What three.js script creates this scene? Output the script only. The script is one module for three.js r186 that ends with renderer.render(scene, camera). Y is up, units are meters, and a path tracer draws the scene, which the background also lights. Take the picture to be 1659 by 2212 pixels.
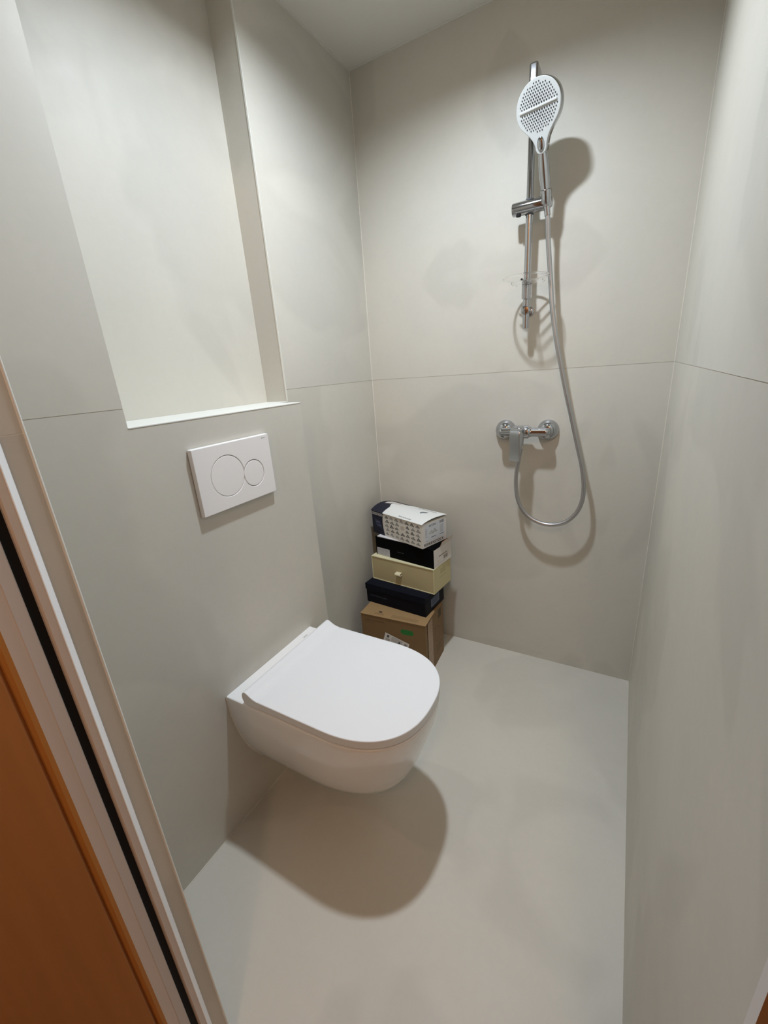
import * as THREE from 'three';
import { RoundedBoxGeometry } from 'three/addons/geometries/RoundedBoxGeometry.js';
import { ImprovedNoise } from 'three/addons/math/ImprovedNoise.js';
import { mergeGeometries } from 'three/addons/utils/BufferGeometryUtils.js';
import { RectAreaLightUniformsLib } from 'three/addons/lights/RectAreaLightUniformsLib.js';

// ---------------------------------------------------------------- camera, light, exposure
// x to the right along the back wall, y up, z from the back wall towards the door; metres.
const W = 1.083, H = 2.244;                 // width of the shower, height of the ceiling
const scene = new THREE.Scene();
scene.background = new THREE.Color(0x000000);
const camera = new THREE.PerspectiveCamera(2 * Math.atan(1106 / 902) * 180 / Math.PI, 1659 / 2212, 0.01, 30);
camera.rotation.order = 'YXZ';
camera.position.set(0.9737, 1.2364, 1.6215);
camera.rotation.set(-0.3256, 0.5363, -0.074);
scene.add(camera);
const renderer = new THREE.WebGLRenderer({ antialias: true });
renderer.toneMapping = THREE.LinearToneMapping;
renderer.toneMappingExposure = 1.0;
renderer.shadowMap.enabled = true;
RectAreaLightUniformsLib.init();
const LAMP = { x: 0.52, z: 0.67, hole: 0.043, depth: 0.0180, size: 0.062, power: 1400, color: new THREE.Color().setRGB(0.89, 1.0, 1.125) };
const HALL_LAMP = { at: [1.2, 2.36, 2.5], power: 1.2, color: new THREE.Color().setRGB(1.0, 0.68, 0.44) };

// ---------------------------------------------------------------- helpers
const used = {};
function numbered(n) { const k = used[n] = (used[n] ?? -1) + 1; return k ? `${n}_${String(k).padStart(3, '0')}` : n; }
function rng(seed) { let s = seed >>> 0; return () => ((s = (s * 1664525 + 1013904223) >>> 0) / 4294967296); }
function mesh(name, geometry, material, parent = scene) {
  const m = new THREE.Mesh(geometry, material);
  m.name = parent === scene ? numbered(name) : name; m.castShadow = m.receiveShadow = true;
  if (parent !== scene) { let k = 0, n = name; while (parent.children.some((c) => c.name === n)) n = `${name}_${String(++k).padStart(3, '0')}`; m.name = n; }
  parent.add(m); return m;
}
function struct(name, geometry, material) { const m = mesh(name, geometry, material); m.userData.kind = 'structure'; return m; }
function thing(name, label, category, [x, y, z], turn = 0) {
  const g = new THREE.Group(); g.name = numbered(name); g.position.set(x, y, z); g.rotation.y = turn;
  g.userData = { label, category }; scene.add(g); return g;
}
// a box given by its limits, with uv in metres on every face, shifted by (du, dv)
function slab(x0, x1, y0, y1, z0, z1, du = 0, dv = 0) {
  const g = new THREE.BoxGeometry(x1 - x0, y1 - y0, z1 - z0); g.translate((x0 + x1) / 2, (y0 + y1) / 2, (z0 + z1) / 2);
  return metreUV(g, du, dv);
}
function metreUV(g, du = 0, dv = 0) {
  g = g.index ? g.toNonIndexed() : g;
  const p = g.attributes.position, n = g.attributes.normal, uv = new Float32Array(p.count * 2);
  for (let i = 0; i < p.count; i++) {
    const ax = Math.abs(n.getX(i)), ay = Math.abs(n.getY(i)), az = Math.abs(n.getZ(i));
    const [a, b] = ax >= ay && ax >= az ? [p.getZ(i), p.getY(i)] : ay >= az ? [p.getX(i), p.getZ(i)] : [p.getX(i), p.getY(i)];
    uv[2 * i] = a + du; uv[2 * i + 1] = b + dv;
  }
  g.setAttribute('uv', new THREE.BufferAttribute(uv, 2)); return g;
}
const merge = (list) => mergeGeometries(list.map((g) => { g = g.index ? g.toNonIndexed() : g; for (const k of Object.keys(g.attributes)) if (!['position', 'normal', 'uv'].includes(k)) g.deleteAttribute(k); return g; }));
function cyl(r0, r1, from, to, seg = 32, open = false) {     // a cone frustum from point to point
  const a = new THREE.Vector3(...from), b = new THREE.Vector3(...to), d = b.clone().sub(a);
  const g = new THREE.CylinderGeometry(r1, r0, d.length(), seg, 1, open);
  g.applyQuaternion(new THREE.Quaternion().setFromUnitVectors(new THREE.Vector3(0, 1, 0), d.normalize()));
  g.translate((a.x + b.x) / 2, (a.y + b.y) / 2, (a.z + b.z) / 2); return g;
}
function lathe(profile, from, dir, seg = 40) {               // profile of [radius, height along dir]
  const g = new THREE.LatheGeometry(profile.map(([r, h]) => new THREE.Vector2(r, h)), seg);
  g.applyQuaternion(new THREE.Quaternion().setFromUnitVectors(new THREE.Vector3(0, 1, 0), new THREE.Vector3(...dir).normalize()));
  g.translate(...from); return g;
}
function canvasTexture(w, h, draw) {
  const c = document.createElement('canvas'); c.width = w; c.height = h; draw(c.getContext('2d'), w, h);
  const t = new THREE.CanvasTexture(c); t.colorSpace = THREE.SRGBColorSpace; t.magFilter = THREE.LinearFilter; t.anisotropy = 8; return t;
}
const noise = new ImprovedNoise();
function fbm(x, y, z, oct) { let s = 0, a = 1, t = 0; for (let i = 0; i < oct; i++) { s += a * noise.noise(x, y, z + 7.3 * i); t += a; a *= 0.5; x *= 2.03; y *= 2.03; } return s / t; }
function dataTexture(n, metres, fn, srgb = true) {
  const d = new Uint8Array(n * n * 4);
  for (let j = 0; j < n; j++) for (let i = 0; i < n; i++) { const c = fn(i / n, j / n); for (let k = 0; k < 3; k++) d[(j * n + i) * 4 + k] = Math.max(0, Math.min(255, c[k])); d[(j * n + i) * 4 + 3] = 255; }
  const t = new THREE.DataTexture(d, n, n); t.wrapS = t.wrapT = THREE.MirroredRepeatWrapping; t.magFilter = THREE.LinearFilter; t.minFilter = THREE.LinearMipmapLinearFilter; t.generateMipmaps = true;
  if (srgb) t.colorSpace = THREE.SRGBColorSpace;
  t.repeat.set(1 / metres, 1 / metres); t.needsUpdate = true; return t;
}

// ---------------------------------------------------------------- materials
// large-format concrete-look porcelain: warm grey with very soft clouds, some broad trowel patches
const TILE = [207, 202, 190];
function cloud(seed) {
  return dataTexture(768, 1.3, (u, v) => {
    const x = u * 1.3, y = v * 1.3;
    const a = fbm(x * 2.2, y * 2.2, seed, 4), w = fbm(x * 1.3 + 3, y * 1.3, seed + 40, 2);
    const patch = Math.max(0, Math.min(1, (fbm(x * 3.1 + w * 2, y * 2.3 - w, seed + 11, 3) + 0.02) * 9));
    const fine = fbm(x * 60, y * 60, seed + 5, 2);
    const k = 1 + 0.045 * a - 0.028 * patch + 0.008 * fine, warm = 0.012 * w + 0.006 * a;
    return [TILE[0] * (k + warm), TILE[1] * k, TILE[2] * (k - warm * 1.4)];
  });
}
const clouds = [cloud(1.5), cloud(23.5), cloud(61.5)];
const rough = dataTexture(256, 0.7, (u, v) => { const k = 235 + 40 * fbm(u * 9, v * 9, 90, 3); return [k, k, k]; }, false);
const tileMats = clouds.map((map) => new THREE.MeshStandardMaterial({ map, roughness: 0.55, roughnessMap: rough }));
const floorMat = new THREE.MeshStandardMaterial({ map: clouds[1], roughness: 0.6, roughnessMap: rough });
const M = {
  grout: new THREE.MeshStandardMaterial({ color: 0xb9aea0, roughness: 0.9 }),
  caulk: new THREE.MeshStandardMaterial({ color: 0xe6e0d4, roughness: 0.6 }),
  plaster: new THREE.MeshStandardMaterial({ color: 0xdcd9d2, roughness: 0.9 }),
  edge: new THREE.MeshStandardMaterial({ color: 0xe9e8e0, roughness: 0.4 }),
  ledge: new THREE.MeshStandardMaterial({ color: 0xe4e3dc, roughness: 0.4 }),
  lacquerLit: new THREE.MeshStandardMaterial({ color: 0xffffff, roughness: 0.25 }),  // frame lacquer with the lamp light on the bevel put into its colour
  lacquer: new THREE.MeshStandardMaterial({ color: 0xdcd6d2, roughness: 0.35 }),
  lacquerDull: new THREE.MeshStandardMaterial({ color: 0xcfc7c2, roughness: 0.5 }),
  hallLitEdge: new THREE.MeshStandardMaterial({ color: 0xc58f4e, roughness: 0.55 }),  // casing edge with the warm hall light put into its colour
  greyPlastic: new THREE.MeshStandardMaterial({ color: 0x9a9794, roughness: 0.6 }),
  black: new THREE.MeshStandardMaterial({ color: 0x07060a, roughness: 0.8 }),
  hallWall: new THREE.MeshStandardMaterial({ color: 0xc89866, roughness: 0.75 }),
  hallPlain: new THREE.MeshStandardMaterial({ color: 0xc9a57e, roughness: 0.85 }),
  hallFloor: new THREE.MeshStandardMaterial({ color: 0x8a6848, roughness: 0.6 }),
  porcelain: new THREE.MeshPhysicalMaterial({ color: 0xf5f4f2, roughness: 0.22, clearcoat: 0.6, clearcoatRoughness: 0.08 }),
  lid: new THREE.MeshPhysicalMaterial({ color: 0xe9eaeb, roughness: 0.25 }),
  plate: new THREE.MeshStandardMaterial({ color: 0xefecea, roughness: 0.35 }),
  chrome: new THREE.MeshStandardMaterial({ color: 0xb9bbbf, roughness: 0.08, metalness: 1 }),
  steel: new THREE.MeshStandardMaterial({ color: 0xbcbdbf, roughness: 0.36, metalness: 1 }),
  abs: new THREE.MeshStandardMaterial({ color: 0xcfd1cf, roughness: 0.35 }),
  nozzle: new THREE.MeshStandardMaterial({ color: 0x2e2f36, roughness: 0.7 }),
  rubber: new THREE.MeshStandardMaterial({ color: 0x55565e, roughness: 0.7 }),
  acrylic: new THREE.MeshPhysicalMaterial({ color: 0xffffff, roughness: 0.02, transmission: 1, thickness: 0, ior: 1.49 }),
  acrylicSolid: new THREE.MeshPhysicalMaterial({ color: 0xffffff, roughness: 0.03, transmission: 1, thickness: 0.004, ior: 1.49 }),
};

// ---------------------------------------------------------------- the room
const C = 0.0989;              // face of the boxed-in cistern wall
const ZN = 0.547, ZE = 0.6028; // jamb of the niche, shower end of the cistern box
const ZL = 1.135;              // door-side end of the niche
const YS = 1.1635;             // top of the ledge
const NB = -0.0916;            // back of the niche
const YJ = 1.2005, G = 0.0012; // height of the tile joint, width of joints
const ZF = 1.421, ZH = 1.5074; // room side and hall side of the front wall
const XD = 0.42, XR = 1.06;    // door opening
const T = 0.0006;              // tiles stand this much proud of the grout plane
let tileNo = 0;
function tile(parent, lim, mat) {
  tileNo++;
  return mesh('tile', slab(...lim, 0.37 * tileNo, 0.53 * tileNo), tileMats[mat ?? tileNo % 3], parent);
}
// floor of the shower room: one slab, up to the door, and the hall floor
struct('floor', slab(-0.2, 1.3, -0.12, 0, -0.12, ZH, 0.2, 0.5), floorMat);
// back wall
const back = struct('wall_back', slab(-0.2, 1.3, 0, H + 0.1, -0.12, -T), M.grout);
tile(back, [0, W, 0, YJ - G / 2, -T, 0], 0);
tile(back, [0, W, YJ + G / 2, H, -T, 0], 2);
// left wall beside the shower, up to the niche
const left = struct('wall_left', slab(-0.2, -T, 0, H + 0.1, -T, ZN - T), M.grout);
tile(left, [-T, 0, 0, YJ - G / 2, 0, ZN], 1);
tile(left, [-T, 0, YJ + G / 2, H, 0, ZN], 0);
// the jamb of the niche: its own narrow tile, facing the door
tile(left, [NB, -0.004, YS, H, ZN - T, ZN], 2);
// back of the niche
const niche = struct('wall_niche', slab(-0.2, NB - T, YS, H + 0.1, ZN - T, ZL), M.grout);
tile(niche, [NB - T, NB, YS, H, ZN, ZL], 1);
// the boxed-in cistern below the niche and the pier on its door side, tiled flush
const cist = struct('wall_cistern', merge([slab(-0.2, C - T, 0, YS - 0.003, ZE + T, ZF), slab(-0.2, C - T, YS - 0.003, H + 0.1, ZL + T, ZF), slab(-0.2, -T, 0, YS - 0.003, ZN - T, ZE + T)]), M.grout);
function panelX(points, x0, x1, du, dv) {                          // an outline in (z, y) with thickness along x
  const s = new THREE.Shape(points.map(([z, y]) => new THREE.Vector2(-z, y)));
  const g = new THREE.ExtrudeGeometry(s, { depth: x1 - x0, bevelEnabled: false });
  g.rotateY(Math.PI / 2); g.translate(x0, 0, 0); return metreUV(g, du, dv);
}
mesh('tile', panelX([[ZE, 0], [ZF, 0], [ZF, YJ - G / 2], [ZL, YJ - G / 2], [ZL, YS - 0.003], [ZE, YS - 0.003]], C - T, C, 0.9, 0.3), tileMats[2], cist);
tile(cist, [C - T, C, YJ + G / 2, H, ZL, ZF], 0);
tile(cist, [0, C - T, 0, YS - 0.003, ZE, ZE + T], 1);
tile(cist, [NB, C - T, YS, H, ZL, ZL + T], 1);
// right wall
const right = struct('wall_right', slab(W + T, 1.3, 0, H + 0.1, -T, ZF + 0.01), M.grout);
tile(right, [W, W + T, 0, YJ - G / 2, 0, ZF + 0.009], 1);
tile(right, [W, W + T, YJ + G / 2, H, 0, ZF + 0.009], 2);
// front wall with the door opening, its hall side clad in brown panel
const front = struct('wall_front', merge([slab(-0.2, XD - 0.012, 0, H + 0.1, ZF, ZH - 0.012), slab(XR + 0.012, 1.3, 0, H + 0.1, ZF + 0.01, ZH - 0.012), slab(XD - 0.012, XR + 0.012, 2.08, H + 0.1, ZF + 0.01, ZH - 0.012)]), M.grout);
tile(front, [XD - 0.012, XD, 0, YJ - G / 2, ZF, 1.4445], 0);       // reveal tiles on the left of the door
tile(front, [XD - 0.012, XD, YJ + G / 2, 2.08, ZF, 1.4445], 2);
// ceiling with the hole of the downlight
{
  const s = new THREE.Shape(); s.moveTo(-0.2, -1.6); s.lineTo(1.3, -1.6); s.lineTo(1.3, 0.12); s.lineTo(-0.2, 0.12); s.closePath();
  const h = new THREE.Path(); h.absarc(LAMP.x, -LAMP.z, LAMP.hole, 0, Math.PI * 2, true); s.holes.push(h);
  const g = new THREE.ExtrudeGeometry(s, { depth: 0.06, bevelEnabled: false, curveSegments: 48 }); g.rotateX(-Math.PI / 2); g.translate(0, H, 0);
  struct('ceiling', g, M.plaster);
}
// pale silicone and edge strips
struct('trim_1', merge([slab(0, 0.0022, 0, H, 0, 0.0022)]), M.caulk);                       // inner corner behind the boxes
struct('trim_2', slab(W - 0.0016, W, 0, H, 0, 0.0016), M.caulk);
struct('trim_3', slab(C, C + 0.0018, 0, 0.0018, ZE, ZF), M.caulk);
struct('trim_4', slab(-0.004, 0.0012, YS, H, ZN - 0.0005, ZN + 0.001), M.edge);              // edge profile of the niche jamb
struct('trim_5', cyl(0.0021, 0.0021, [XD - 0.0012, 0, ZF + 0.0003], [XD - 0.0012, 2.08, ZF + 0.0003], 20), M.edge);  // edge profile of the door reveal
struct('trim_7', slab(XD - 0.012, XD - 0.0003, YJ - 0.002, YJ + 0.002, ZF + 0.0002, 1.4443), M.caulk);
struct('trim_6', merge([slab(0, W, H - 0.004, H, 0, 0.004), slab(0, 0.004, H - 0.004, H, 0.004, ZN)]), M.plaster);

// ---------------------------------------------------------------- ledge in the niche
{
  const g = new THREE.Shape([[-0.0916, ZN], [0, ZN], [0, ZE], [C + 0.001, ZE], [C + 0.001, ZL], [-0.0916, ZL]].map(([x, z]) => new THREE.Vector2(x, -z)));
  const e = new THREE.ExtrudeGeometry(g, { depth: 0.0018, bevelEnabled: true, bevelThickness: 0.0006, bevelSize: 0.0006, bevelSegments: 1, bevelOffset: -0.0006 });
  e.rotateX(-Math.PI / 2); e.translate(0, YS - 0.0024, 0);
  const l = mesh('niche_ledge', e, M.ledge);
  l.userData = { label: 'pale smooth ledge along the foot of the tall wall niche', category: 'ledge' };
}

// ---------------------------------------------------------------- door frame with the slot of the sliding door
{
  const d = new THREE.Group(); d.name = 'door_1'; d.userData.kind = 'structure'; scene.add(d);
  const prism = (pts, y0, y1) => { const s = new THREE.Shape(pts.map(([x, z]) => new THREE.Vector2(x, -z))); const g = new THREE.ExtrudeGeometry(s, { depth: y1 - y0, bevelEnabled: false }); g.rotateX(-Math.PI / 2); g.translate(0, y0, 0); return g; };
  const Y = 2.08, b = XD - 0.012;
  mesh('bead', prism([[b, 1.4445], [XD + 0.0005, 1.4445], [XD + 0.0075, 1.4525], [XD + 0.0075, 1.4535], [b, 1.4535]], 0, Y), M.lacquerLit, d);
  mesh('jamb', prism([[b, 1.4535], [XD + 0.0070, 1.4535], [XD + 0.0065, 1.4615], [XD + 0.004, 1.463], [b, 1.463]], 0, Y), M.lacquer, d);
  mesh('door_slot', slab(b - 0.03, b, 0, Y, 1.463, 1.474), M.black, d);
  mesh('seal', slab(b, XD - 0.001, 0, Y, 1.463, 1.4735), M.black, d);
  mesh('jamb', prism([[b, 1.4735], [XD + 0.003, 1.4735], [XD + 0.005, 1.475], [XD + 0.0055, 1.4865], [b, 1.4865]], 0, Y), M.lacquerDull, d);
  mesh('casing', prism([[b, 1.4865], [XD + 0.0058, 1.4865], [XD + 0.0052, 1.4875], [XD + 0.0045, 1.5008], [b, 1.5008]], 0, Y), M.lacquer, d);
  mesh('casing_edge', prism([[b, 1.5008], [XD + 0.0045, 1.5008], [XD + 0.0036, 1.5055], [XD - 0.001, 1.5085], [b, 1.5085]], 0, Y), M.hallLitEdge, d);  // orange of the hall light is painted on this edge
  // right side of the opening
  mesh('bead', slab(XR, XR + 0.03, 0, Y, 1.4305, 1.4395), M.lacquer, d);
  mesh('jamb', prism([[XR, 1.4395], [XR + 0.03, 1.4395], [XR + 0.03, 1.443], [XR + 0.004, 1.443]], 0, Y), M.hallWall, d);
  mesh('seal', slab(XR + 0.012, XR + 0.03, 0, Y, 1.443, 1.475), M.black, d);
  mesh('casing', slab(XR + 0.004, XR + 0.03, 0, Y, 1.475, 1.5085), M.black, d);
}

// ---------------------------------------------------------------- the hall on this side of the door
struct('wall_hall_front', merge([slab(-1.0, XD - 0.0045, 0, 2.6, ZH - 0.012, ZH), slab(XR + 0.02, 2.0, 0, 2.6, ZH - 0.012, ZH), slab(XD - 0.0045, XR + 0.02, 2.08, 2.6, ZH - 0.012, ZH)]), M.hallWall);
struct('wall_hall_back', slab(-1.0, 2.0, 0, 2.6, 2.9, 3.0), M.hallPlain);
struct('wall_hall_left', slab(-1.1, -1.0, 0, 2.6, ZH - 0.012, 3.0), M.hallPlain);
struct('wall_hall_right', slab(2.0, 2.1, 0, 2.6, ZH - 0.012, 3.0), M.hallPlain);
struct('floor_hall', slab(-1.1, 2.1, -0.12, 0, ZH, 3.0), M.hallFloor);
struct('ceiling_hall', slab(-1.1, 2.1, 2.6, 2.7, ZH - 0.012, 3.0), M.plaster);

{ // the brown door leaf, folded back into the hall
  const d = new THREE.Group(); d.name = 'door_2'; d.userData.kind = 'structure'; scene.add(d); d.position.set(XD - 0.006, 0, ZH + 0.005); d.rotation.y = 0.66;
  const grain = dataTexture(512, 0.9, (u, v) => { const k = 1 + 0.05 * fbm(u * 40, v * 2.2, 7, 3) + 0.05 * fbm(u * 3, v * 1.2, 17, 2); return [188 * k, 148 * k, 104 * k]; });
  const wood = new THREE.MeshStandardMaterial({ map: grain, roughness: 0.6 });
  const leaf = new RoundedBoxGeometry(0.64, 2.03, 0.038, 2, 0.0015); leaf.translate(-0.32, 0.01 + 1.015, -0.019); mesh('leaf', metreUV(leaf), wood, d);
  for (const y of [0.25, 1.05, 1.85]) mesh('hinge', cyl(0.006, 0.006, [0.002, y - 0.04, -0.034], [0.002, y + 0.04, -0.034], 16), M.chrome, d);
}

// ---------------------------------------------------------------- lamps
{
  const t = thing('ceiling_downlight', 'round white recessed downlight in the ceiling above the toilet', 'lamp', [LAMP.x, H, LAMP.z]);
  mesh('housing', lathe([[LAMP.hole - 0.0015, 0.058], [LAMP.hole - 0.0015, 0], [LAMP.hole - 0.0005, -0.001], [LAMP.hole + 0.010, -0.003], [LAMP.hole + 0.013, -0.0005]], [0, 0, 0], [0, 1, 0], 48), M.edge, t);
  const glow = new THREE.MeshStandardMaterial({ color: 0xffffff, roughness: 0.6, emissive: LAMP.color, emissiveIntensity: 3 });
  mesh('diffuser', lathe([[0, 0.004], [LAMP.hole - 0.003, 0.004], [LAMP.hole - 0.003, 0], [0, 0]], [0, LAMP.depth + 0.001, 0], [0, 1, 0], 48), glow, t);
  const l = new THREE.RectAreaLight(LAMP.color, LAMP.power, LAMP.size, LAMP.size);
  l.position.set(0, LAMP.depth, 0); l.rotation.x = -Math.PI / 2; t.add(l);
}
{
  const t = thing('hall_lamp', 'warm frosted globe lamp on the hallway ceiling', 'lamp', HALL_LAMP.at);
  mesh('canopy', cyl(0.05, 0.05, [0, 0.22, 0], [0, 0.24, 0]), M.edge, t);
  mesh('stem', cyl(0.006, 0.006, [0, 0.05, 0], [0, 0.22, 0], 12), M.chrome, t);
  const g = new THREE.SphereGeometry(0.06, 32, 20);
  mesh('globe', g, new THREE.MeshStandardMaterial({ color: 0xffffff, emissive: HALL_LAMP.color, emissiveIntensity: 4 }), t);
  const l = new THREE.PointLight(HALL_LAMP.color, HALL_LAMP.power, 0, 2); l.castShadow = true; l.shadow.radius = 3; t.add(l);
}

// ---------------------------------------------------------------- wall-hung toilet
{
  const ZC = 0.881;
  const t = thing('wall_hung_toilet', 'white wall-hung toilet with closed flat D-shaped lid', 'toilet', [C, 0, ZC]);
  // outline of a D from the wall (x = 0) to the tip; hw half width, xs where the sides start to curve
  const dee = (x0, xt, hw, xs, p, n = 40) => {
    const pts = [[x0, hw]];
    for (let i = 1; i < 6; i++) pts.push([x0 + (xs - x0) * i / 6, hw]);
    for (let i = 0; i <= n; i++) { const a = Math.PI / 2 * (1 - i / n), c = Math.pow(Math.cos(a), 2 / p), s = Math.pow(Math.max(0, Math.sin(a)), 2 / p); pts.push([xs + (xt - xs) * c, hw * s]); }
    return pts;
  };
  const full = (pts) => [...pts, ...pts.slice(0, -1).reverse().map(([x, z]) => [x, -z])];
  const lerpTable = (tab, y) => { for (let i = 1; i < tab.length; i++) if (y >= tab[i][0]) { const [a, b] = [tab[i - 1], tab[i]], k = (y - b[0]) / (a[0] - b[0]); return b[1] + (a[1] - b[1]) * k; } return tab.at(-1)[1]; };
  const tip = [[0.43, 0.530], [0.40, 0.527], [0.36, 0.517], [0.31, 0.500], [0.26, 0.482], [0.21, 0.459], [0.17, 0.432], [0.14, 0.404], [0.115, 0.366], [0.10, 0.32], [0.09, 0.26]];
  const ys = [0.4265, 0.4258, 0.424, 0.415]; for (let y = 0.40; y > 0.1005; y -= 0.0125) ys.push(y); ys.push(0.094, 0.0905, 0.089);
  const rings = ys.map((y, i) => {
    const inset = [0.006, 0.0025, 0.0006][i] ?? 0, yy = Math.max(y, 0.09), q = Math.min(1, Math.max(0, (0.425 - yy) / 0.345));
    const hw = 0.1815 * Math.sqrt(Math.max(0, 1 - q * q)) - inset - (y < 0.0895 ? 0.02 : 0), xt = lerpTable(tip, yy) - inset - (y < 0.0895 ? 0.02 : 0);
    return full(dee(0, xt, hw, xt * (0.60 - 0.18 * q), 2.4 - 0.3 * q)).map(([x, z]) => [x, y, z]);
  });
  const n = rings[0].length, pos = [], idx = [];
  for (const r of rings) for (const p of r) pos.push(...p);
  for (let j = 0; j < rings.length - 1; j++) for (let i = 0; i < n - 1; i++) { const a = j * n + i, b = a + n; idx.push(a, a + 1, b, b, a + 1, b + 1); }
  for (let i = 1; i < n - 1; i++) { idx.push(0, i + 1, i); const b = (rings.length - 1) * n; idx.push(b, b + i, b + i + 1); }
  const bg = new THREE.BufferGeometry(); bg.setAttribute('position', new THREE.Float32BufferAttribute(pos, 3)); bg.setIndex(idx); bg.computeVertexNormals();
  mesh('bowl', bg, M.porcelain, t);
  // pale silicone where the bowl meets the tiles
  const seam = ys.slice(1).filter((y) => y > 0.094).map((y) => { const q = (0.425 - y) / 0.345; return new THREE.Vector3(0.001, y, 0.1815 * Math.sqrt(Math.max(0, 1 - q * q)) + 0.0005); });
  mesh('silicone_bead', merge([1, -1].map((s) => new THREE.TubeGeometry(new THREE.CatmullRomCurve3(seam.map((v) => new THREE.Vector3(v.x, v.y, s * v.z))), 60, 0.0022, 8))), M.caulk, t);
  const dshape = (inset, x0) => { const s = new THREE.Shape(); full(dee(x0 + inset, 0.5305 - inset, 0.1815 - inset, 0.318, 2.45, 56)).forEach(([x, z], i) => i ? s.lineTo(x, -z) : s.moveTo(x, -z)); s.closePath(); return s; };
  const lay = (s, y0, y1, bevel) => { const g = new THREE.ExtrudeGeometry(s, { depth: y1 - y0 - 2 * bevel, bevelEnabled: bevel > 0, bevelThickness: bevel, bevelSize: bevel, bevelOffset: -bevel, bevelSegments: 4, curveSegments: 12 }); g.rotateX(-Math.PI / 2); g.translate(0, y0 + bevel, 0); return g; };
  mesh('seat', lay(dshape(0.010, 0.085), 0.4265, 0.434, 0), M.lid, t);
  // the lid: a flat shell with a rolled lip along its hinge
  const lip = new THREE.Shape();
  lip.moveTo(0.0745, 0.4315); lip.bezierCurveTo(0.066, 0.444, 0.064, 0.464, 0.076, 0.4705); lip.bezierCurveTo(0.090, 0.4765, 0.094, 0.4580, 0.124, 0.4562); lip.lineTo(0.124, 0.4335); lip.closePath();
  const lg = new THREE.ExtrudeGeometry(lip, { depth: 0.364 - 0.004, bevelEnabled: true, bevelThickness: 0.002, bevelSize: 0.002, bevelOffset: -0.002, bevelSegments: 3, curveSegments: 14 }); lg.translate(0, 0, -0.18);
  mesh('lid', merge([lay(dshape(0, 0.100), 0.4335, 0.4562, 0.0028), lg]), M.lid, t);
  const brand = new THREE.MeshStandardMaterial({ roughness: 0.4, map: canvasTexture(256, 32, (c, w, h) => { c.fillStyle = '#ebebea'; c.fillRect(0, 0, w, h); c.fillStyle = '#101114'; c.fillRect(2, 4, 26, 26); c.font = 'bold 33px sans-serif'; c.fillText('GEBERIT', 36, 28, 216); }) });
  const bp = new THREE.PlaneGeometry(0.027, 0.0042); bp.rotateX(-Math.PI / 2); bp.rotateY(Math.PI / 2); bp.translate(0.0228, 0.4268, -0.132);
  mesh('maker_mark', bp, brand, t);
}

// ---------------------------------------------------------------- flush plate
{
  const t = thing('flush_plate', 'white rectangular flush plate with two round buttons above the toilet', 'flush plate', [C, 1.0125, 0.893], Math.PI / 2);
  // local: x towards the back wall is negative world z, y up, z out of the wall
  const a = 0.123, b = 0.082, B = { x: -0.032, y: 0.0, r: 0.0515 }, S = { x: 0.0527, y: -0.0125, r: 0.0350 };
  const s = new THREE.Shape(); const r = 0.003;
  s.moveTo(-a + r, -b); s.lineTo(a - r, -b); s.quadraticCurveTo(a, -b, a, -b + r); s.lineTo(a, b - r); s.quadraticCurveTo(a, b, a - r, b); s.lineTo(-a + r, b); s.quadraticCurveTo(-a, b, -a, b - r); s.lineTo(-a, -b + r); s.quadraticCurveTo(-a, -b, -a + r, -b);
  const gap = 0.0011, RB = B.r + gap, RS = S.r + gap, dx = S.x - B.x, dy = S.y - B.y, D = Math.hypot(dx, dy), th = Math.atan2(dy, dx);
  const h = new THREE.Path();
  const A = (RB * RB - RS * RS + D * D) / (2 * D), al = Math.acos(Math.min(1, A / RB)), be = Math.acos(Math.max(-1, Math.min(1, (D - A) / RS)));
  h.absarc(B.x, B.y, RB, th + al, th - al + Math.PI * 2, false); h.absarc(S.x, S.y, RS, th + Math.PI + be, th + Math.PI - be + Math.PI * 2, false); h.closePath();
  s.holes.push(h);
  const g = new THREE.ExtrudeGeometry(s, { depth: 0.0095, bevelEnabled: true, bevelThickness: 0.0012, bevelSize: 0.0012, bevelOffset: -0.0012, bevelSegments: 3, curveSegments: 72 }); g.translate(0, 0, 0.0026);
  // the sides splay out a little towards the wall
  const p = g.attributes.position; for (let i = 0; i < p.count; i++) { const k = 1 + 0.016 * (0.0133 - p.getZ(i)) / 0.0133; if (Math.abs(p.getX(i)) > 0.118 || Math.abs(p.getY(i)) > 0.078) { p.setX(i, p.getX(i) * k); p.setY(i, p.getY(i) * k); } } g.computeVertexNormals();
  mesh('frame', g, M.plate, t);
  mesh('backing', slab(-0.11, 0.11, -0.07, 0.07, 0, 0.008), M.greyPlastic, t);
  const disc = (r) => [[0, 0.0128], [r - 0.0016, 0.0128], [r - 0.0004, 0.0124], [r, 0.0114], [r, 0.004]].reverse();
  const clip = (c, o) => { return c; };
  mesh('large_button', lathe(disc(B.r), [B.x, B.y, 0], [0, 0, 1], 80), M.plate, t);
  mesh('small_button', lathe(disc(S.r - 0.0006), [S.x + 0.0006, S.y, 0], [0, 0, 1], 80), M.plate, t);
  const mark = new THREE.MeshStandardMaterial({ roughness: 0.4, map: canvasTexture(256, 40, (c, w, h) => { c.fillStyle = '#efecea'; c.fillRect(0, 0, w, h); c.fillStyle = '#1c1b20'; c.fillRect(4, 8, 24, 24); c.font = 'bold 31px sans-serif'; c.fillText('GEBERIT', 36, 31); }) });
  const mg = new THREE.PlaneGeometry(0.0215, 0.0036); mg.translate(0.1075, 0.0735, 0.01340); mesh('maker_mark', mg, mark, t);
}

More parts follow.
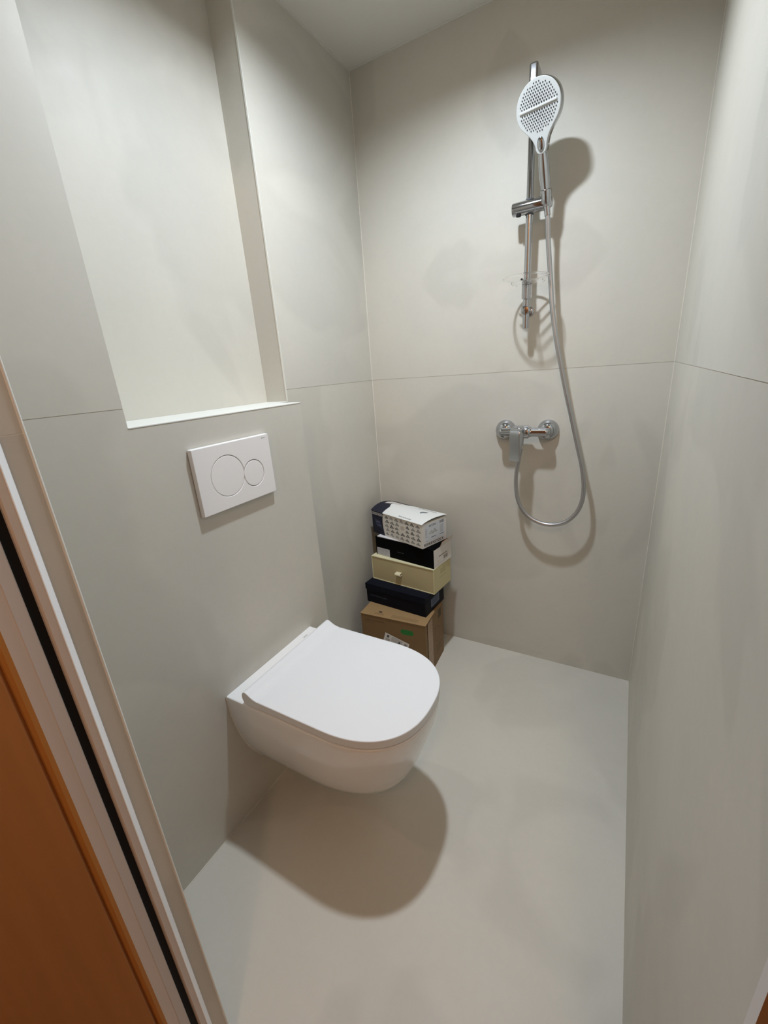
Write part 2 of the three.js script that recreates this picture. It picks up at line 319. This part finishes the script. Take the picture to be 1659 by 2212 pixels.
// ---------------------------------------------------------------- shower rail
const BX = 0.6455, BZ = 0.052;
{
  const t = thing('shower_rail', 'chrome vertical shower rail with sliding holder on the back wall', 'shower rail', [BX, 1.3366, 0]);
  const L = 0.691;
  mesh('rail', lathe([[0, 0], [0.0096, 0], [0.0104, 0.001], [0.0104, L - 0.001], [0.0096, L], [0, L]], [0, 0, BZ], [0, 1, 0], 36), M.chrome, t);
  // top bracket: a round-cornered block from the wall that takes in the end of the rail
  const tb = new RoundedBoxGeometry(0.024, 0.056, 0.058, 4, 0.006); tb.translate(0, L - 0.026, 0.0355);
  mesh('wall_bracket', tb, M.chrome, t);
  mesh('wall_bracket', merge([cyl(0.0085, 0.0085, [0, 0.055, 0.002], [0, 0.055, BZ], 28), lathe([[0.016, 0], [0.016, 0.003], [0.014, 0.005], [0.0085, 0.006]], [0, 0.055, 0], [0, 0, 1], 36), lathe([[0.0132, 0.002], [0.0132, 0.021], [0.0122, 0.0232], [0, 0.0238]], [0, 0.055, BZ], [0, 0, 1], 36)]), M.chrome, t);
  // sliding holder: a fat horizontal barrel through which the rail runs, with the cone for the handset on its right
  const yh = 1.683 - 1.3366;
  const holder = mesh('slider', lathe([[0, -0.052], [0.0165, -0.052], [0.0185, -0.050], [0.0190, -0.02], [0.0190, 0.040], [0.0165, 0.058], [0.013, 0.0640], [0, 0.065]], [0.002, yh, BZ + 0.006], [1, 0, 0], 44), M.chrome, t);
  mesh('cone_socket', lathe([[0.0085, -0.012], [0.0138, -0.012], [0.0155, 0.018], [0.0150, 0.022], [0.0118, 0.022], [0.0085, -0.012]], [0.0525, yh + 0.006, 0.077], [-0.03, 0.94, 0.30], 36), M.chrome, holder);
  mesh('release_button', cyl(0.0075, 0.0075, [-0.030, yh - 0.0215, BZ + 0.012], [-0.030, yh - 0.015, BZ + 0.012], 24), M.black, holder);
  mesh('rail_bush', cyl(0.0125, 0.0125, [0, yh - 0.0205, BZ], [0, yh + 0.0215, BZ], 32), M.rubber, holder);
}
// ---------------------------------------------------------------- hand shower
{
  const t = thing('hand_shower', 'round hand shower with white perforated face and chrome handle on the rail', 'shower head', [0.698, 1.689, 0.077]);
  const up = new THREE.Vector3(-0.075, 0.93, 0.335).normalize();            // along the handle
  const out = new THREE.Vector3(-0.13, 0, 1); out.addScaledVector(up, -out.dot(up)).normalize();   // out of the spray face
  const rt = new THREE.Vector3().crossVectors(up, out).normalize();
  const basis = new THREE.Matrix4().makeBasis(rt, up, out);
  const put = (g) => g.applyMatrix4(basis);
  // handle, tapering towards the socket
  mesh('handle', put(lathe([[0, -0.028], [0.0090, -0.028], [0.0118, 0.0], [0.0150, 0.05], [0.0146, 0.085], [0.0112, 0.115], [0.0100, 0.138], [0, 0.14]], [0, 0, 0], [0, 1, 0], 36)), M.chrome, t);
  // outline of the head: a disc that runs down into a rounded neck
  const R0 = 0.0605, CY = 0.2085;
  const outline = (d) => {
    const s = new THREE.Shape(), R = R0 - d, a = 0.52;
    s.absarc(0, CY, R, -Math.PI / 2 + a + 0.30, Math.PI * 1.5 - a - 0.30, false);
    const nx = 0.0165 - d, ny = 0.1245;
    s.bezierCurveTo(-R * Math.sin(a + 0.30) * 0.55, CY - R * 1.02, -nx - 0.004, ny + 0.014, -nx, ny);
    s.bezierCurveTo(-nx, ny - 0.012, -nx * 0.6, ny - 0.0195 + d, 0, ny - 0.0195 + d);
    s.bezierCurveTo(nx * 0.6, ny - 0.0195 + d, nx, ny - 0.012, nx, ny);
    s.bezierCurveTo(nx + 0.004, ny + 0.014, R * Math.sin(a + 0.30) * 0.55, CY - R * 1.02, R * Math.sin(a + 0.30), CY - R * Math.cos(a + 0.30));
    return s;
  };
  const ext = (s, z0, z1, b) => { const g = new THREE.ExtrudeGeometry(s, { depth: z1 - z0 - 2 * b, bevelEnabled: true, bevelThickness: b, bevelSize: b, bevelOffset: -b, bevelSegments: 5, curveSegments: 48 }); g.translate(0, 0, z0 + b); return g; };
  mesh('shell', put(ext(outline(0), -0.016, 0.0095, 0.005)), M.chrome, t);
  const face = mesh('spray_face', put(ext(outline(0.0015), 0.0085, 0.0135, 0.0016)), M.abs, t);
  // rows of soft nozzles, too small to count one by one
  const nz = [];
  for (let r = -8; r <= 8; r++) {
    if (Math.abs(r) < 1) continue;
    const y = r * 0.0061 + (r > 0 ? 0.001 : -0.0015), half = Math.sqrt(Math.max(0, 0.0515 ** 2 - y * y)), m = Math.floor(half / 0.0066);
    for (let i = -m; i <= m; i++) { const x = i * 0.0066 + (r % 2 ? 0.0033 : 0); if (Math.abs(x) > half) continue; const q = 1 - 0.35 * Math.hypot(x, y) / 0.052; nz.push(cyl(0.0025 * q, 0.0019 * q, [x, CY + y, 0.013], [x, CY + y, 0.0149], 10)); }
  }
  const nn = mesh('nozzles', put(merge(nz)), M.nozzle, face); nn.userData.kind = 'stuff';
  const bar = new RoundedBoxGeometry(0.100, 0.0055, 0.006, 3, 0.002); bar.translate(0, CY + 0.0002, 0.0140); mesh('crossbar', put(bar), M.abs, face);
  const but = new THREE.SphereGeometry(1, 32, 20); but.scale(0.0102, 0.0175, 0.005); but.translate(0, 0.1285, 0.0136);
  mesh('mode_button', put(but), M.chrome, t);
}
// ---------------------------------------------------------------- hose
{
  const P = [[0.700, 1.668, 0.071], [0.7035, 1.64, 0.069], [0.7075, 1.579, 0.063], [0.7185, 1.477, 0.056], [0.7290, 1.389, 0.059], [0.746, 1.298, 0.062], [0.766, 1.211, 0.062], [0.788, 1.122, 0.062], [0.811, 1.038, 0.062], [0.836, 0.944, 0.064], [0.855, 0.873, 0.066], [0.866, 0.799, 0.067], [0.863, 0.748, 0.067], [0.847, 0.704, 0.067], [0.814, 0.667, 0.067], [0.766, 0.650, 0.066], [0.717, 0.657, 0.066], [0.674, 0.684, 0.065], [0.646, 0.729, 0.064], [0.634, 0.789, 0.063], [0.634, 0.843, 0.062], [0.640, 0.896, 0.060], [0.643, 0.930, 0.058]].map((p) => new THREE.Vector3(...p));
  const o = P[0].clone(), c = new THREE.CatmullRomCurve3(P.map((p) => p.clone().sub(o)));
  const t = thing('shower_hose', 'silver shower hose hanging in a long loop down to the mixer', 'hose', [o.x, o.y, o.z]);
  mesh('tube', new THREE.TubeGeometry(c, 320, 0.0074, 16), M.steel, t);
  const nut = (p, q) => cyl(0.0095, 0.0085, p.toArray(), q.toArray(), 24);
  mesh('nut', nut(c.getPointAt(0), c.getPointAt(0.016)), M.chrome, t);
  mesh('nut', nut(c.getPointAt(1), c.getPointAt(0.986)), M.chrome, t);
}
// ---------------------------------------------------------------- mixer tap
{
  const t = thing('shower_mixer', 'chrome wall mixer tap with single lever below the shower rail', 'tap', [0.652, 0.991, 0]);
  const rose = [[0.0375, 0], [0.0378, 0.003], [0.0362, 0.011], [0.0310, 0.022], [0.0230, 0.030], [0.0160, 0.034], [0, 0.036]];
  mesh('rosette', lathe(rose, [-0.076, 0, 0], [0, 0, 1], 48), M.chrome, t);
  mesh('rosette', lathe(rose, [0.076, 0, 0], [0, 0, 1], 48), M.chrome, t);
  const body = [];
  for (const s of [-1, 1]) { body.push(cyl(0.0150, 0.0150, [0.076 * s, 0, 0.028], [0.076 * s, 0, 0.053], 28)); body.push(new THREE.SphereGeometry(0.0156, 28, 18).translate(0.076 * s, 0, 0.053)); }
  body.push(lathe([[0.0156, -0.076], [0.0156, -0.046], [0.0180, -0.038], [0.0232, -0.032], [0.0232, 0.016], [0.0180, 0.022], [0.0156, 0.030], [0.0156, 0.076]], [0, 0, 0.053], [1, 0, 0], 36));
  body.push(cyl(0.0125, 0.0115, [-0.009, -0.012, 0.057], [-0.009, -0.046, 0.057], 28));
  mesh('body', merge(body), M.chrome, t);
  mesh('cartridge', lathe([[0.0205, 0], [0.0205, 0.028], [0.0185, 0.034], [0.012, 0.037], [0, 0.0375]], [-0.009, 0.003, 0.060], [0, 0, 1], 40), M.chrome, t);
  // paddle lever: starts over the cartridge and hangs down in front
  const s = new THREE.Shape(); s.moveTo(0.086, 0.018); s.bezierCurveTo(0.100, 0.022, 0.110, 0.014, 0.112, 0.0); s.bezierCurveTo(0.114, -0.03, 0.104, -0.06, 0.112, -0.094); s.lineTo(0.1075, -0.096); s.bezierCurveTo(0.094, -0.06, 0.098, -0.03, 0.093, -0.016); s.lineTo(0.086, -0.016); s.closePath();
  const lg = new THREE.ExtrudeGeometry(s, { depth: 0.038, bevelEnabled: true, bevelThickness: 0.003, bevelSize: 0.003, bevelOffset: -0.003, bevelSegments: 4, curveSegments: 16 });
  lg.rotateY(-Math.PI / 2); lg.translate(0.019, 0, -0.095); lg.rotateY(-0.42); lg.translate(-0.012, 0, 0.098);
  mesh('lever', lg, M.chrome, t);
}
// ---------------------------------------------------------------- soap dish
const DX = 0.6525, DZ = 0.105;
{
  const t = thing('soap_dish', 'clear round plastic soap dish clipped low on the shower rail', 'soap dish', [DX, 1.478, DZ]);
  mesh('tray', lathe([[0, -0.010], [0.030, -0.0095], [0.053, -0.005], [0.066, 0.003]], [0, 0, 0], [0, 1, 0], 56), M.acrylic, t);
  const rim = new THREE.TorusGeometry(0.067, 0.0029, 12, 72); rim.rotateX(Math.PI / 2); rim.translate(0, 0.004, 0);
  mesh('rim', rim, M.acrylicSolid, t);
  const mid = new RoundedBoxGeometry(0.006, 0.005, 0.118, 2, 0.0015); mid.translate(0, -0.0085, 0); mesh('rib', mid, M.acrylicSolid, t);
  for (const s of [-1, 1]) for (const z of [-0.045, -0.022, 0.002, 0.026]) {
    const len = 0.85 * Math.sqrt(0.061 ** 2 - (z + 0.012) ** 2), g = new RoundedBoxGeometry(len, 0.004, 0.005, 2, 0.0012); g.translate(s * (len / 2 + 0.006), -0.007, 0); g.rotateY(s * 0.55); g.translate(0, 0, z + 0.01); mesh('rib', g, M.acrylicSolid, t);
  }
  const clip = new RoundedBoxGeometry(0.030, 0.050, 0.014, 3, 0.004); clip.translate(BX - DX + 0.004, -0.028, BZ - DZ + 0.0185);
  const clip2 = cyl(0.0118, 0.0118, [BX - DX, -0.050, BZ - DZ], [BX - DX, 0.0, BZ - DZ], 28, true);
  mesh('rail_clip', merge([clip, clip2]), M.acrylicSolid, t);
}

// ---------------------------------------------------------------- the stack of boxes in the corner
const flat = (color, roughness = 0.75, specularIntensity = 1) => new THREE.MeshPhysicalMaterial({ color, roughness, specularIntensity });
const printed = (tex, roughness = 0.7, specularIntensity = 1) => new THREE.MeshPhysicalMaterial({ map: tex, roughness, specularIntensity });
// a carton: local x along the long front, z out of the front, base at y = 0; materials [right, left, top, bottom, front, back]
function carton(name, parent, L, h, w, mats, y0 = 0, r = 0) { const g = new THREE.BoxGeometry(L, h, w, 1, 1, 1); g.translate(0, y0 + h / 2, 0); return mesh(name, g, mats, parent); }
function textLines(c, x, y, w, n, step, col, seed, hgt = 3) { const R = rng(seed); c.fillStyle = col; for (let i = 0; i < n; i++) { let k = x; while (k < x + w) { const q = 4 + R() * 14; if (k + q > x + w) break; c.fillRect(k, y + i * step, q, hgt); k += q + 4; } } }
function bars(c, x, y, w, h, col, seed) { const R = rng(seed); c.fillStyle = col; let k = x; while (k < x + w) { const q = 1 + Math.floor(R() * 4); c.fillRect(k, y, q, h); k += q + 1 + Math.floor(R() * 4); } }
function speckle(c, w, h, n, seed, light, dark) { const R = rng(seed); for (let i = 0; i < n; i++) { c.fillStyle = R() < 0.5 ? light : dark; c.fillRect(R() * w, R() * h, 1 + R() * 3, 1 + R() * 2); } }

{ // 1: brown shipping carton
  const L = 0.292, h = 0.2692, w = 0.2213;
  const t = thing('shipping_carton', 'brown cardboard carton with green oval at the bottom of the stack', 'box', [0.2074, 0, 0.2361], 0.0629);
  const K = '#7a5e3a';
  const frontT = canvasTexture(1024, 944, (c, W0, H0) => { c.fillStyle = K; c.fillRect(0, 0, W0, H0); speckle(c, W0, H0, 5000, 3, 'rgba(190,145,98,.25)', 'rgba(110,76,44,.25)');
    c.fillStyle = '#22702b'; c.beginPath(); c.roundRect(640, 120, 205, 86, 43); c.fill();
    textLines(c, 60, 70, 330, 1, 20, 'rgba(70,42,20,.55)', 5, 16); c.fillStyle = 'rgba(70,42,20,.45)'; c.fillRect(60, 110, 150, 10); });
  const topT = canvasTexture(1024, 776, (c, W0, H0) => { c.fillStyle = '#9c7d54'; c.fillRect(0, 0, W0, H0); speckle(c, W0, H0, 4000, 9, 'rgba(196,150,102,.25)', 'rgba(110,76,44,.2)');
    c.fillStyle = '#2a1d14'; c.fillRect(255, 640, 50, 30); textLines(c, 210, 690, 150, 3, 16, 'rgba(60,38,20,.6)', 4, 7); textLines(c, 480, 670, 420, 4, 18, 'rgba(60,38,20,.5)', 8, 7); c.fillStyle = 'rgba(80,52,28,.6)'; c.fillRect(0, 385, W0, 4); });
  const sideT = canvasTexture(776, 944, (c, W0, H0) => { c.fillStyle = '#7f6340'; c.fillRect(0, 0, W0, H0); speckle(c, W0, H0, 4000, 19, 'rgba(190,145,98,.3)', 'rgba(110,76,44,.25)');
    c.fillStyle = '#4b4128'; c.fillRect(560, 60, 120, 150); c.strokeStyle = 'rgba(80,52,26,.8)'; c.lineWidth = 7; c.beginPath(); c.ellipse(500, 430, 90, 120, 0, 0, 7); c.stroke(); c.beginPath(); c.moveTo(360, 240); c.lineTo(430, 330); c.lineTo(370, 380); c.stroke(); textLines(c, 440, 640, 240, 5, 30, 'rgba(80,52,26,.6)', 21, 12); });
  const plain = flat(K);
  carton('body', t, L - 0.002, h - 0.004, w - 0.002, [printed(sideT), plain, plain, plain, printed(frontT), plain]);
  // two top flaps meeting in the middle, their edges standing a little proud
  for (const s of [1, -1]) { const g = new THREE.BoxGeometry(L + 0.003, 0.0035, w / 2 + 0.001 - 0.0007, 1, 1, 1); const uv = g.attributes.uv, p = g.attributes.position; for (let i = 8; i < 12; i++) uv.setY(i, s > 0 ? uv.getY(i) / 2 : 0.5 + uv.getY(i) / 2); g.translate(0, h - 0.00175, s * (w / 4 + 0.0007)); mesh('flap', g, [plain, plain, printed(topT), plain, plain, plain], t); }
  // creased strip of clear-brown tape down the right side
  const tp = new THREE.PlaneGeometry(0.055, 0.23, 10, 24), R = rng(77), q = tp.attributes.position; for (let i = 0; i < q.count; i++) q.setZ(i, 0.0006 + 0.0016 * R()); tp.computeVertexNormals(); tp.rotateY(Math.PI / 2); tp.translate(L / 2, h - 0.122, w / 2 - 0.052);
  mesh('tape', tp, new THREE.MeshStandardMaterial({ color: 0x98795a, roughness: 0.3 }), t);
  const lab = new THREE.PlaneGeometry(0.112, 0.068); lab.rotateZ(-0.30); lab.translate(0.010, 0.150, w / 2 + 0.0003);
  mesh('shipping_label', lab, printed(canvasTexture(512, 312, (c, W0, H0) => { c.fillStyle = '#d9d4cf'; c.fillRect(0, 0, W0, H0); c.fillStyle = '#4a4846'; c.fillRect(48, 30, 46, 60); bars(c, 40, 110, 90, 60, '#55524f', 3); textLines(c, 150, 26, 240, 6, 18, 'rgba(60,58,56,.8)', 12, 8); c.fillStyle = '#4a4846'; c.fillRect(300, 60, 36, 50); bars(c, 410, 40, 70, 60, '#45423f', 8); textLines(c, 40, 200, 430, 5, 20, 'rgba(60,58,56,.7)', 13, 8); }), 0.5), t);
}
{ // 2: navy shoe box with lid
  const L = 0.300, h = 0.0899, w = 0.172;
  const t = thing('shoe_box', 'plain dark navy shoe box on top of the brown carton', 'box', [0.1980, 0.2692, 0.187], -0.0748);
  const navy = flat(0x070c1a, 0.7, 0.35), navy2 = flat(0x060914, 0.7, 0.35);
  const fr = canvasTexture(1024, 256, (c, W0, H0) => { c.fillStyle = '#060914'; c.fillRect(0, 0, W0, H0); textLines(c, 60, 150, 330, 1, 10, 'rgba(120,128,150,.55)', 44, 9); });
  const sd = canvasTexture(512, 256, (c, W0, H0) => { c.fillStyle = '#060914'; c.fillRect(0, 0, W0, H0); c.fillStyle = '#5e6678'; c.beginPath(); c.roundRect(150, 70, 230, 130, 10); c.fill(); textLines(c, 170, 90, 190, 5, 20, 'rgba(20,24,40,.8)', 45, 8); });
  carton('body', t, L - 0.006, h - 0.001, w - 0.006, [printed(sd, 0.6, 0.35), navy2, navy2, navy2, printed(fr, 0.7, 0.35), navy2]);
  const lid = [slab(-L / 2, L / 2, h - 0.002, h, -w / 2, w / 2), slab(-L / 2, L / 2, h - 0.028, h - 0.002, w / 2 - 0.002, w / 2), slab(-L / 2, L / 2, h - 0.028, h - 0.002, -w / 2, -w / 2 + 0.002), slab(L / 2 - 0.002, L / 2, h - 0.028, h - 0.002, -w / 2 + 0.002, w / 2 - 0.002), slab(-L / 2, -L / 2 + 0.002, h - 0.028, h - 0.002, -w / 2 + 0.002, w / 2 - 0.002)];
  mesh('lid', merge(lid), navy, t);
}
{ // 3: cream drawer box
  const L = 0.312, h = 0.111, w = 0.145;
  const t = thing('drawer_box', 'cream drawer box with small pull tab in the middle of the stack', 'box', [0.2151, 0.3591, 0.1566 - 0.004], -0.1033);
  const cream = flat(0xdcd4ac, 0.6), cream2 = flat(0xb9ac84, 0.6);
  const sd = canvasTexture(512, 390, (c, W0, H0) => { c.fillStyle = '#c6bb90'; c.fillRect(0, 0, W0, H0); textLines(c, 190, 70, 170, 3, 28, 'rgba(120,112,70,.6)', 51, 14); textLines(c, 160, 190, 220, 1, 20, 'rgba(120,112,70,.5)', 52, 10); });
  const th = 0.0028;
  const sideP = mesh('sleeve', merge([slab(-L / 2, L / 2, 0, th, -w / 2, w / 2), slab(-L / 2, L / 2, h - th, h, -w / 2, w / 2), slab(-L / 2, -L / 2 + th, th, h - th, -w / 2, w / 2), slab(L / 2 - th, L / 2, th, h - th, -w / 2, w / 2), slab(-L / 2 + th, L / 2 - th, th, h - th, -w / 2, -w / 2 + th)]), cream, t);
  const sp = new THREE.PlaneGeometry(w, h); sp.rotateY(Math.PI / 2); sp.translate(L / 2 + 0.0003, h / 2, 0); mesh('side_print', sp, printed(sd, 0.6), t);
  const dr = mesh('drawer', slab(-L / 2 + th + 0.0008, L / 2 - th - 0.0008, th + 0.0008, h - th - 0.0008, -w / 2 + 0.01, w / 2 - 0.0022), cream2, t);
  // folded ribbon loop
  const rb = new THREE.Shape(); rb.moveTo(0, 0.006); rb.bezierCurveTo(0.012, 0.010, 0.022, 0.004, 0.019, -0.003); rb.bezierCurveTo(0.016, -0.008, 0.006, -0.006, 0, -0.004); rb.lineTo(0, -0.002); rb.bezierCurveTo(0.008, -0.004, 0.015, -0.005, 0.0165, -0.002); rb.bezierCurveTo(0.018, 0.003, 0.010, 0.007, 0, 0.004); rb.closePath();
  const rg = new THREE.ExtrudeGeometry(rb, { depth: 0.026, bevelEnabled: false, curveSegments: 10 }); rg.rotateY(-Math.PI / 2); rg.translate(-0.012 + 0.013, h * 0.5, w / 2 - 0.0024);
  mesh('pull_tab', rg, flat(0xd8cfae, 0.8), dr);
}
{ // 4: black shoe box with a white end
  const L = 0.2994, h = 0.086, w = 0.135;
  const t = thing('shoe_box', 'black shoe box with white end panel under the topmost box', 'box', [0.225, 0.4701, 0.1435 - 0.002], -0.1645);
  const blk = flat(0x020203, 0.85, 0.2);
  const fr = canvasTexture(1024, 300, (c, W0, H0) => { c.fillStyle = '#020203'; c.fillRect(0, 0, W0, H0); textLines(c, 400, 165, 130, 1, 10, 'rgba(110,110,115,.8)', 61, 9); });
  const sd = canvasTexture(512, 330, (c, W0, H0) => { c.fillStyle = '#d8d3cc'; c.fillRect(0, 0, W0, H0); textLines(c, 140, 150, 260, 1, 10, 'rgba(60,56,54,.85)', 62, 18); bars(c, 280, 190, 110, 70, '#3b3836', 6); c.fillStyle = '#d6a23a'; c.beginPath(); c.arc(120, 238, 12, 0, 7); c.fill(); textLines(c, 50, 285, 300, 1, 10, 'rgba(90,86,84,.6)', 63, 6); });
  carton('body', t, L, h - 0.006, w, [printed(sd, 0.6), blk, blk, blk, printed(fr, 0.85, 0.2), blk]);
  const lid = slab(-L / 2 - 0.001, L / 2 - 0.012, h - 0.006, h - 0.0035, -w / 2, w / 2 + 0.001); mesh('lid', lid, blk, t);
  const paper = slab(-L / 2 + 0.006, L / 2 - 0.06, h - 0.0035, h - 0.0005, -w / 2 + 0.01, w / 2 - 0.004); mesh('lining_paper', paper, flat(0xd9d6d6, 0.9), t);
  const lb = new THREE.PlaneGeometry(0.070, 0.034); lb.translate(-L / 2 + 0.040, 0.018, w / 2 + 0.0003);
  mesh('label', lb, printed(canvasTexture(256, 124, (c, W0, H0) => { c.fillStyle = '#b9bac0'; c.fillRect(0, 0, W0, H0); textLines(c, 14, 16, 226, 5, 20, 'rgba(90,92,100,.6)', 64, 7); }), 0.5), t);
  // the white end folds up into a loose brown-lined flap at the back
  const f = new THREE.BoxGeometry(0.0016, 0.026, 0.085, 1, 1, 1); f.translate(0, 0.013, 0); f.rotateZ(-0.42); f.translate(L / 2 - 0.0005, h - 0.007, -0.022);
  mesh('end_flap', f, [flat(0xcfc9c0), flat(0x7a4a2a), flat(0x8f5c38), flat(0x8f5c38), flat(0x8f5c38), flat(0x8f5c38)], t);
}
{ // 5: white and navy sandal box with a sprung lid
  const L = 0.3066, h = 0.1118, w = 0.1455;
  const t = thing('shoe_box', 'white and navy printed shoe box with bulging lid topmost of the stack', 'box', [0.200, 0.5561, 0.1255], -0.3362);
  const wave = (c, W0, H0, x, amp) => { c.fillStyle = '#0b1026'; c.beginPath(); c.moveTo(0, 0); c.lineTo(x + amp, 0); c.bezierCurveTo(x - amp * 1.5, H0 * 0.3, x - amp * 0.5, H0 * 0.65, x + amp * 1.6, H0); c.lineTo(0, H0); c.closePath(); c.fill(); };
  const sandal = (c, x, y, s, v, tone) => { c.save(); c.translate(x, y); c.rotate(-0.12 + (v % 3) * 0.1); c.scale(1, 1.3); c.fillStyle = `rgba(${tone},${tone},${tone - 3},.9)`; c.beginPath(); c.moveTo(-s, s * 0.35); c.quadraticCurveTo(-s * 1.05, 0, -s * 0.7, -s * 0.05); c.lineTo(-s * 0.25, -s * (0.3 + 0.3 * (v % 2))); c.quadraticCurveTo(s * 0.1, -s * 0.85, s * 0.45, -s * 0.1); c.lineTo(s, s * 0.12); c.quadraticCurveTo(s * 1.05, s * 0.4, s * 0.8, s * 0.42); c.closePath(); c.fill(); c.fillStyle = 'rgba(215,212,206,.8)'; c.fillRect(-s * 0.5, s * 0.0, s * 0.55, s * 0.12); c.restore(); };
  const fr = canvasTexture(1400, 512, (c, W0, H0) => { c.fillStyle = '#d6d2c8'; c.fillRect(0, 0, W0, H0); const R = rng(8);
    for (let j = 0; j < 5; j++) for (let i = 0; i < 7; i++) { const x = 440 + i * 142 + (j % 2) * 18, y = 66 + j * 94; if (i === 3 && j > 0 && j < 3) continue; sandal(c, x, y, 50 + R() * 9, i + j, Math.floor(84 + R() * 66)); }
    c.fillStyle = 'rgba(222,216,204,.9)'; c.fillRect(800, 130, 170, 150); c.fillStyle = 'rgba(180,172,160,.7)'; c.fillRect(835, 160, 100, 90);
    wave(c, W0, H0, 330, 26);
    c.fillStyle = '#b9b8ba'; c.save(); c.translate(10, 20); c.fillRect(0, 0, 318, 58); c.fillStyle = '#3a4058'; c.font = 'bold 47px sans-serif'; c.fillText('BIRKENSTOCK', 6, 46, 306); c.restore();
    c.fillStyle = 'rgba(70,78,110,.5)'; c.beginPath(); c.moveTo(60, 160); c.lineTo(250, 200); c.lineTo(300, 380); c.lineTo(120, 330); c.closePath(); c.fill(); c.fillStyle = 'rgba(150,155,175,.35)'; c.fillRect(110, 220, 120, 24); c.fillRect(150, 290, 120, 24); });
  const sd = canvasTexture(700, 540, (c, W0, H0) => { c.fillStyle = '#d6d3cd'; c.fillRect(0, 0, W0, H0); c.fillStyle = '#ccd1d6'; c.fillRect(80, 40, 560, 380); c.fillStyle = '#34343a'; c.font = 'bold 62px sans-serif'; c.fillText('151791', 190, 110); bars(c, 500, 50, 120, 64, '#3a3a3e', 31); textLines(c, 510, 150, 110, 6, 30, 'rgba(80,80,86,.7)', 32, 12);
    sandal(c, 260, 240, 70, 2, 178); sandal(c, 360, 230, 70, 1, 170); textLines(c, 90, 130, 50, 6, 34, 'rgba(80,80,86,.7)', 36, 14); textLines(c, 250, 345, 150, 1, 10, 'rgba(50,50,56,.85)', 33, 18); textLines(c, 490, 350, 130, 1, 10, 'rgba(50,50,56,.85)', 34, 16); textLines(c, 90, 400, 90, 1, 10, 'rgba(80,80,86,.7)', 35, 12);
    c.fillStyle = '#1e1e22'; c.font = 'bold 84px sans-serif'; c.fillText('BIRKENSTOCK', 40, 510, 600); });
  const plain = flat(0xd2cec6), dark = flat(0x0b1026);
  carton('body', t, L - 0.002, h - 0.010, w - 0.002, [printed(sd), dark, plain, plain, printed(fr), plain]);
  // lid sheet: hinged at the back, sprung upwards in the middle, front edge folded over
  const lidT = canvasTexture(1400, 700, (c, W0, H0) => { c.fillStyle = '#e3e3de'; c.fillRect(0, 0, W0, H0);
    c.fillStyle = '#0b1026'; c.beginPath(); c.moveTo(0, 0); c.lineTo(560, 0); c.bezierCurveTo(460, 140, 330, 180, 260, 330); c.bezierCurveTo(250, 420, 340, 430, 345, 520); c.lineTo(345, H0); c.lineTo(0, H0); c.closePath(); c.fill();
    // torn paper patch
    const R = rng(5); c.fillStyle = '#cfc8c0'; c.beginPath(); c.moveTo(70, 300); for (let i = 0; i <= 24; i++) c.lineTo(80 + i * 16, 150 - i * 3 + R() * 14); for (let i = 24; i >= 0; i--) c.lineTo(100 + i * 12 + R() * 16, 230 + (24 - i) * 6 + R() * 46); c.closePath(); c.fill();
    c.fillStyle = '#6d7074'; c.beginPath(); c.moveTo(1010, 250); c.lineTo(1110, 190); c.lineTo(1130, 270); c.lineTo(1060, 320); c.lineTo(1080, 370); c.lineTo(1010, 330); c.closePath(); c.fill();
    c.save(); c.translate(760, 60); c.fillStyle = '#4c4e52'; c.font = 'bold 70px sans-serif'; c.fillText('BIRKENSTOCK', 0, 50, 520); c.restore();
    c.fillStyle = '#34363a'; c.font = 'bold 38px sans-serif'; c.fillText('Made in Germany', 760, 665, 420); });
  const nx = 28, nz2 = 14, pos = [], uv = [], idx = [];
  const hgt = (u, v) => 0.020 * Math.sin(Math.PI * Math.pow(v, 0.8)) * (0.72 - 0.30 * u) + 0.006 * v * (u > 0.55 ? (u - 0.55) * 1.4 : 0) + 0.012 * (1 - u) * v * (1 - v) * 2;
  for (let k = 0; k < 2; k++) for (let j = 0; j <= nz2; j++) for (let i = 0; i <= nx; i++) { const u = i / nx, v = 1 - j / nz2; pos.push((u - 0.5) * (L + 0.003), h - 0.0095 + hgt(u, v) + (k ? 0 : 0.0016), (0.5 - v) * (w + 0.002) + (v === 0 ? 0.0008 : 0)); uv.push(u, v); }
  const row = nx + 1, half = row * (nz2 + 1);
  for (let j = 0; j < nz2; j++) for (let i = 0; i < nx; i++) { const a = j * row + i; idx.push(a, a + row, a + 1, a + 1, a + row, a + row + 1); const b = a + half; idx.push(b, b + 1, b + row, b + 1, b + row + 1, b + row); }
  for (let i = 0; i < nx; i++) { const f = nz2 * row + i; idx.push(f, f + half, f + 1, f + 1, f + half, f + half + 1); idx.push(i, i + 1, i + half, i + 1, i + half + 1, i + half); }
  for (let j = 0; j < nz2; j++) { const a = j * row + nx, b = a + row; idx.push(a, b, a + half, b, b + half, a + half); const c = j * row, d = c + row; idx.push(c, c + half, d, d, c + half, d + half); }
  const lg = new THREE.BufferGeometry(); lg.setAttribute('position', new THREE.Float32BufferAttribute(pos, 3)); lg.setAttribute('uv', new THREE.Float32BufferAttribute(uv, 2)); lg.setIndex(idx); lg.computeVertexNormals();
  mesh('lid', lg, printed(lidT, 0.6), t);
}

renderer.render(scene, camera);
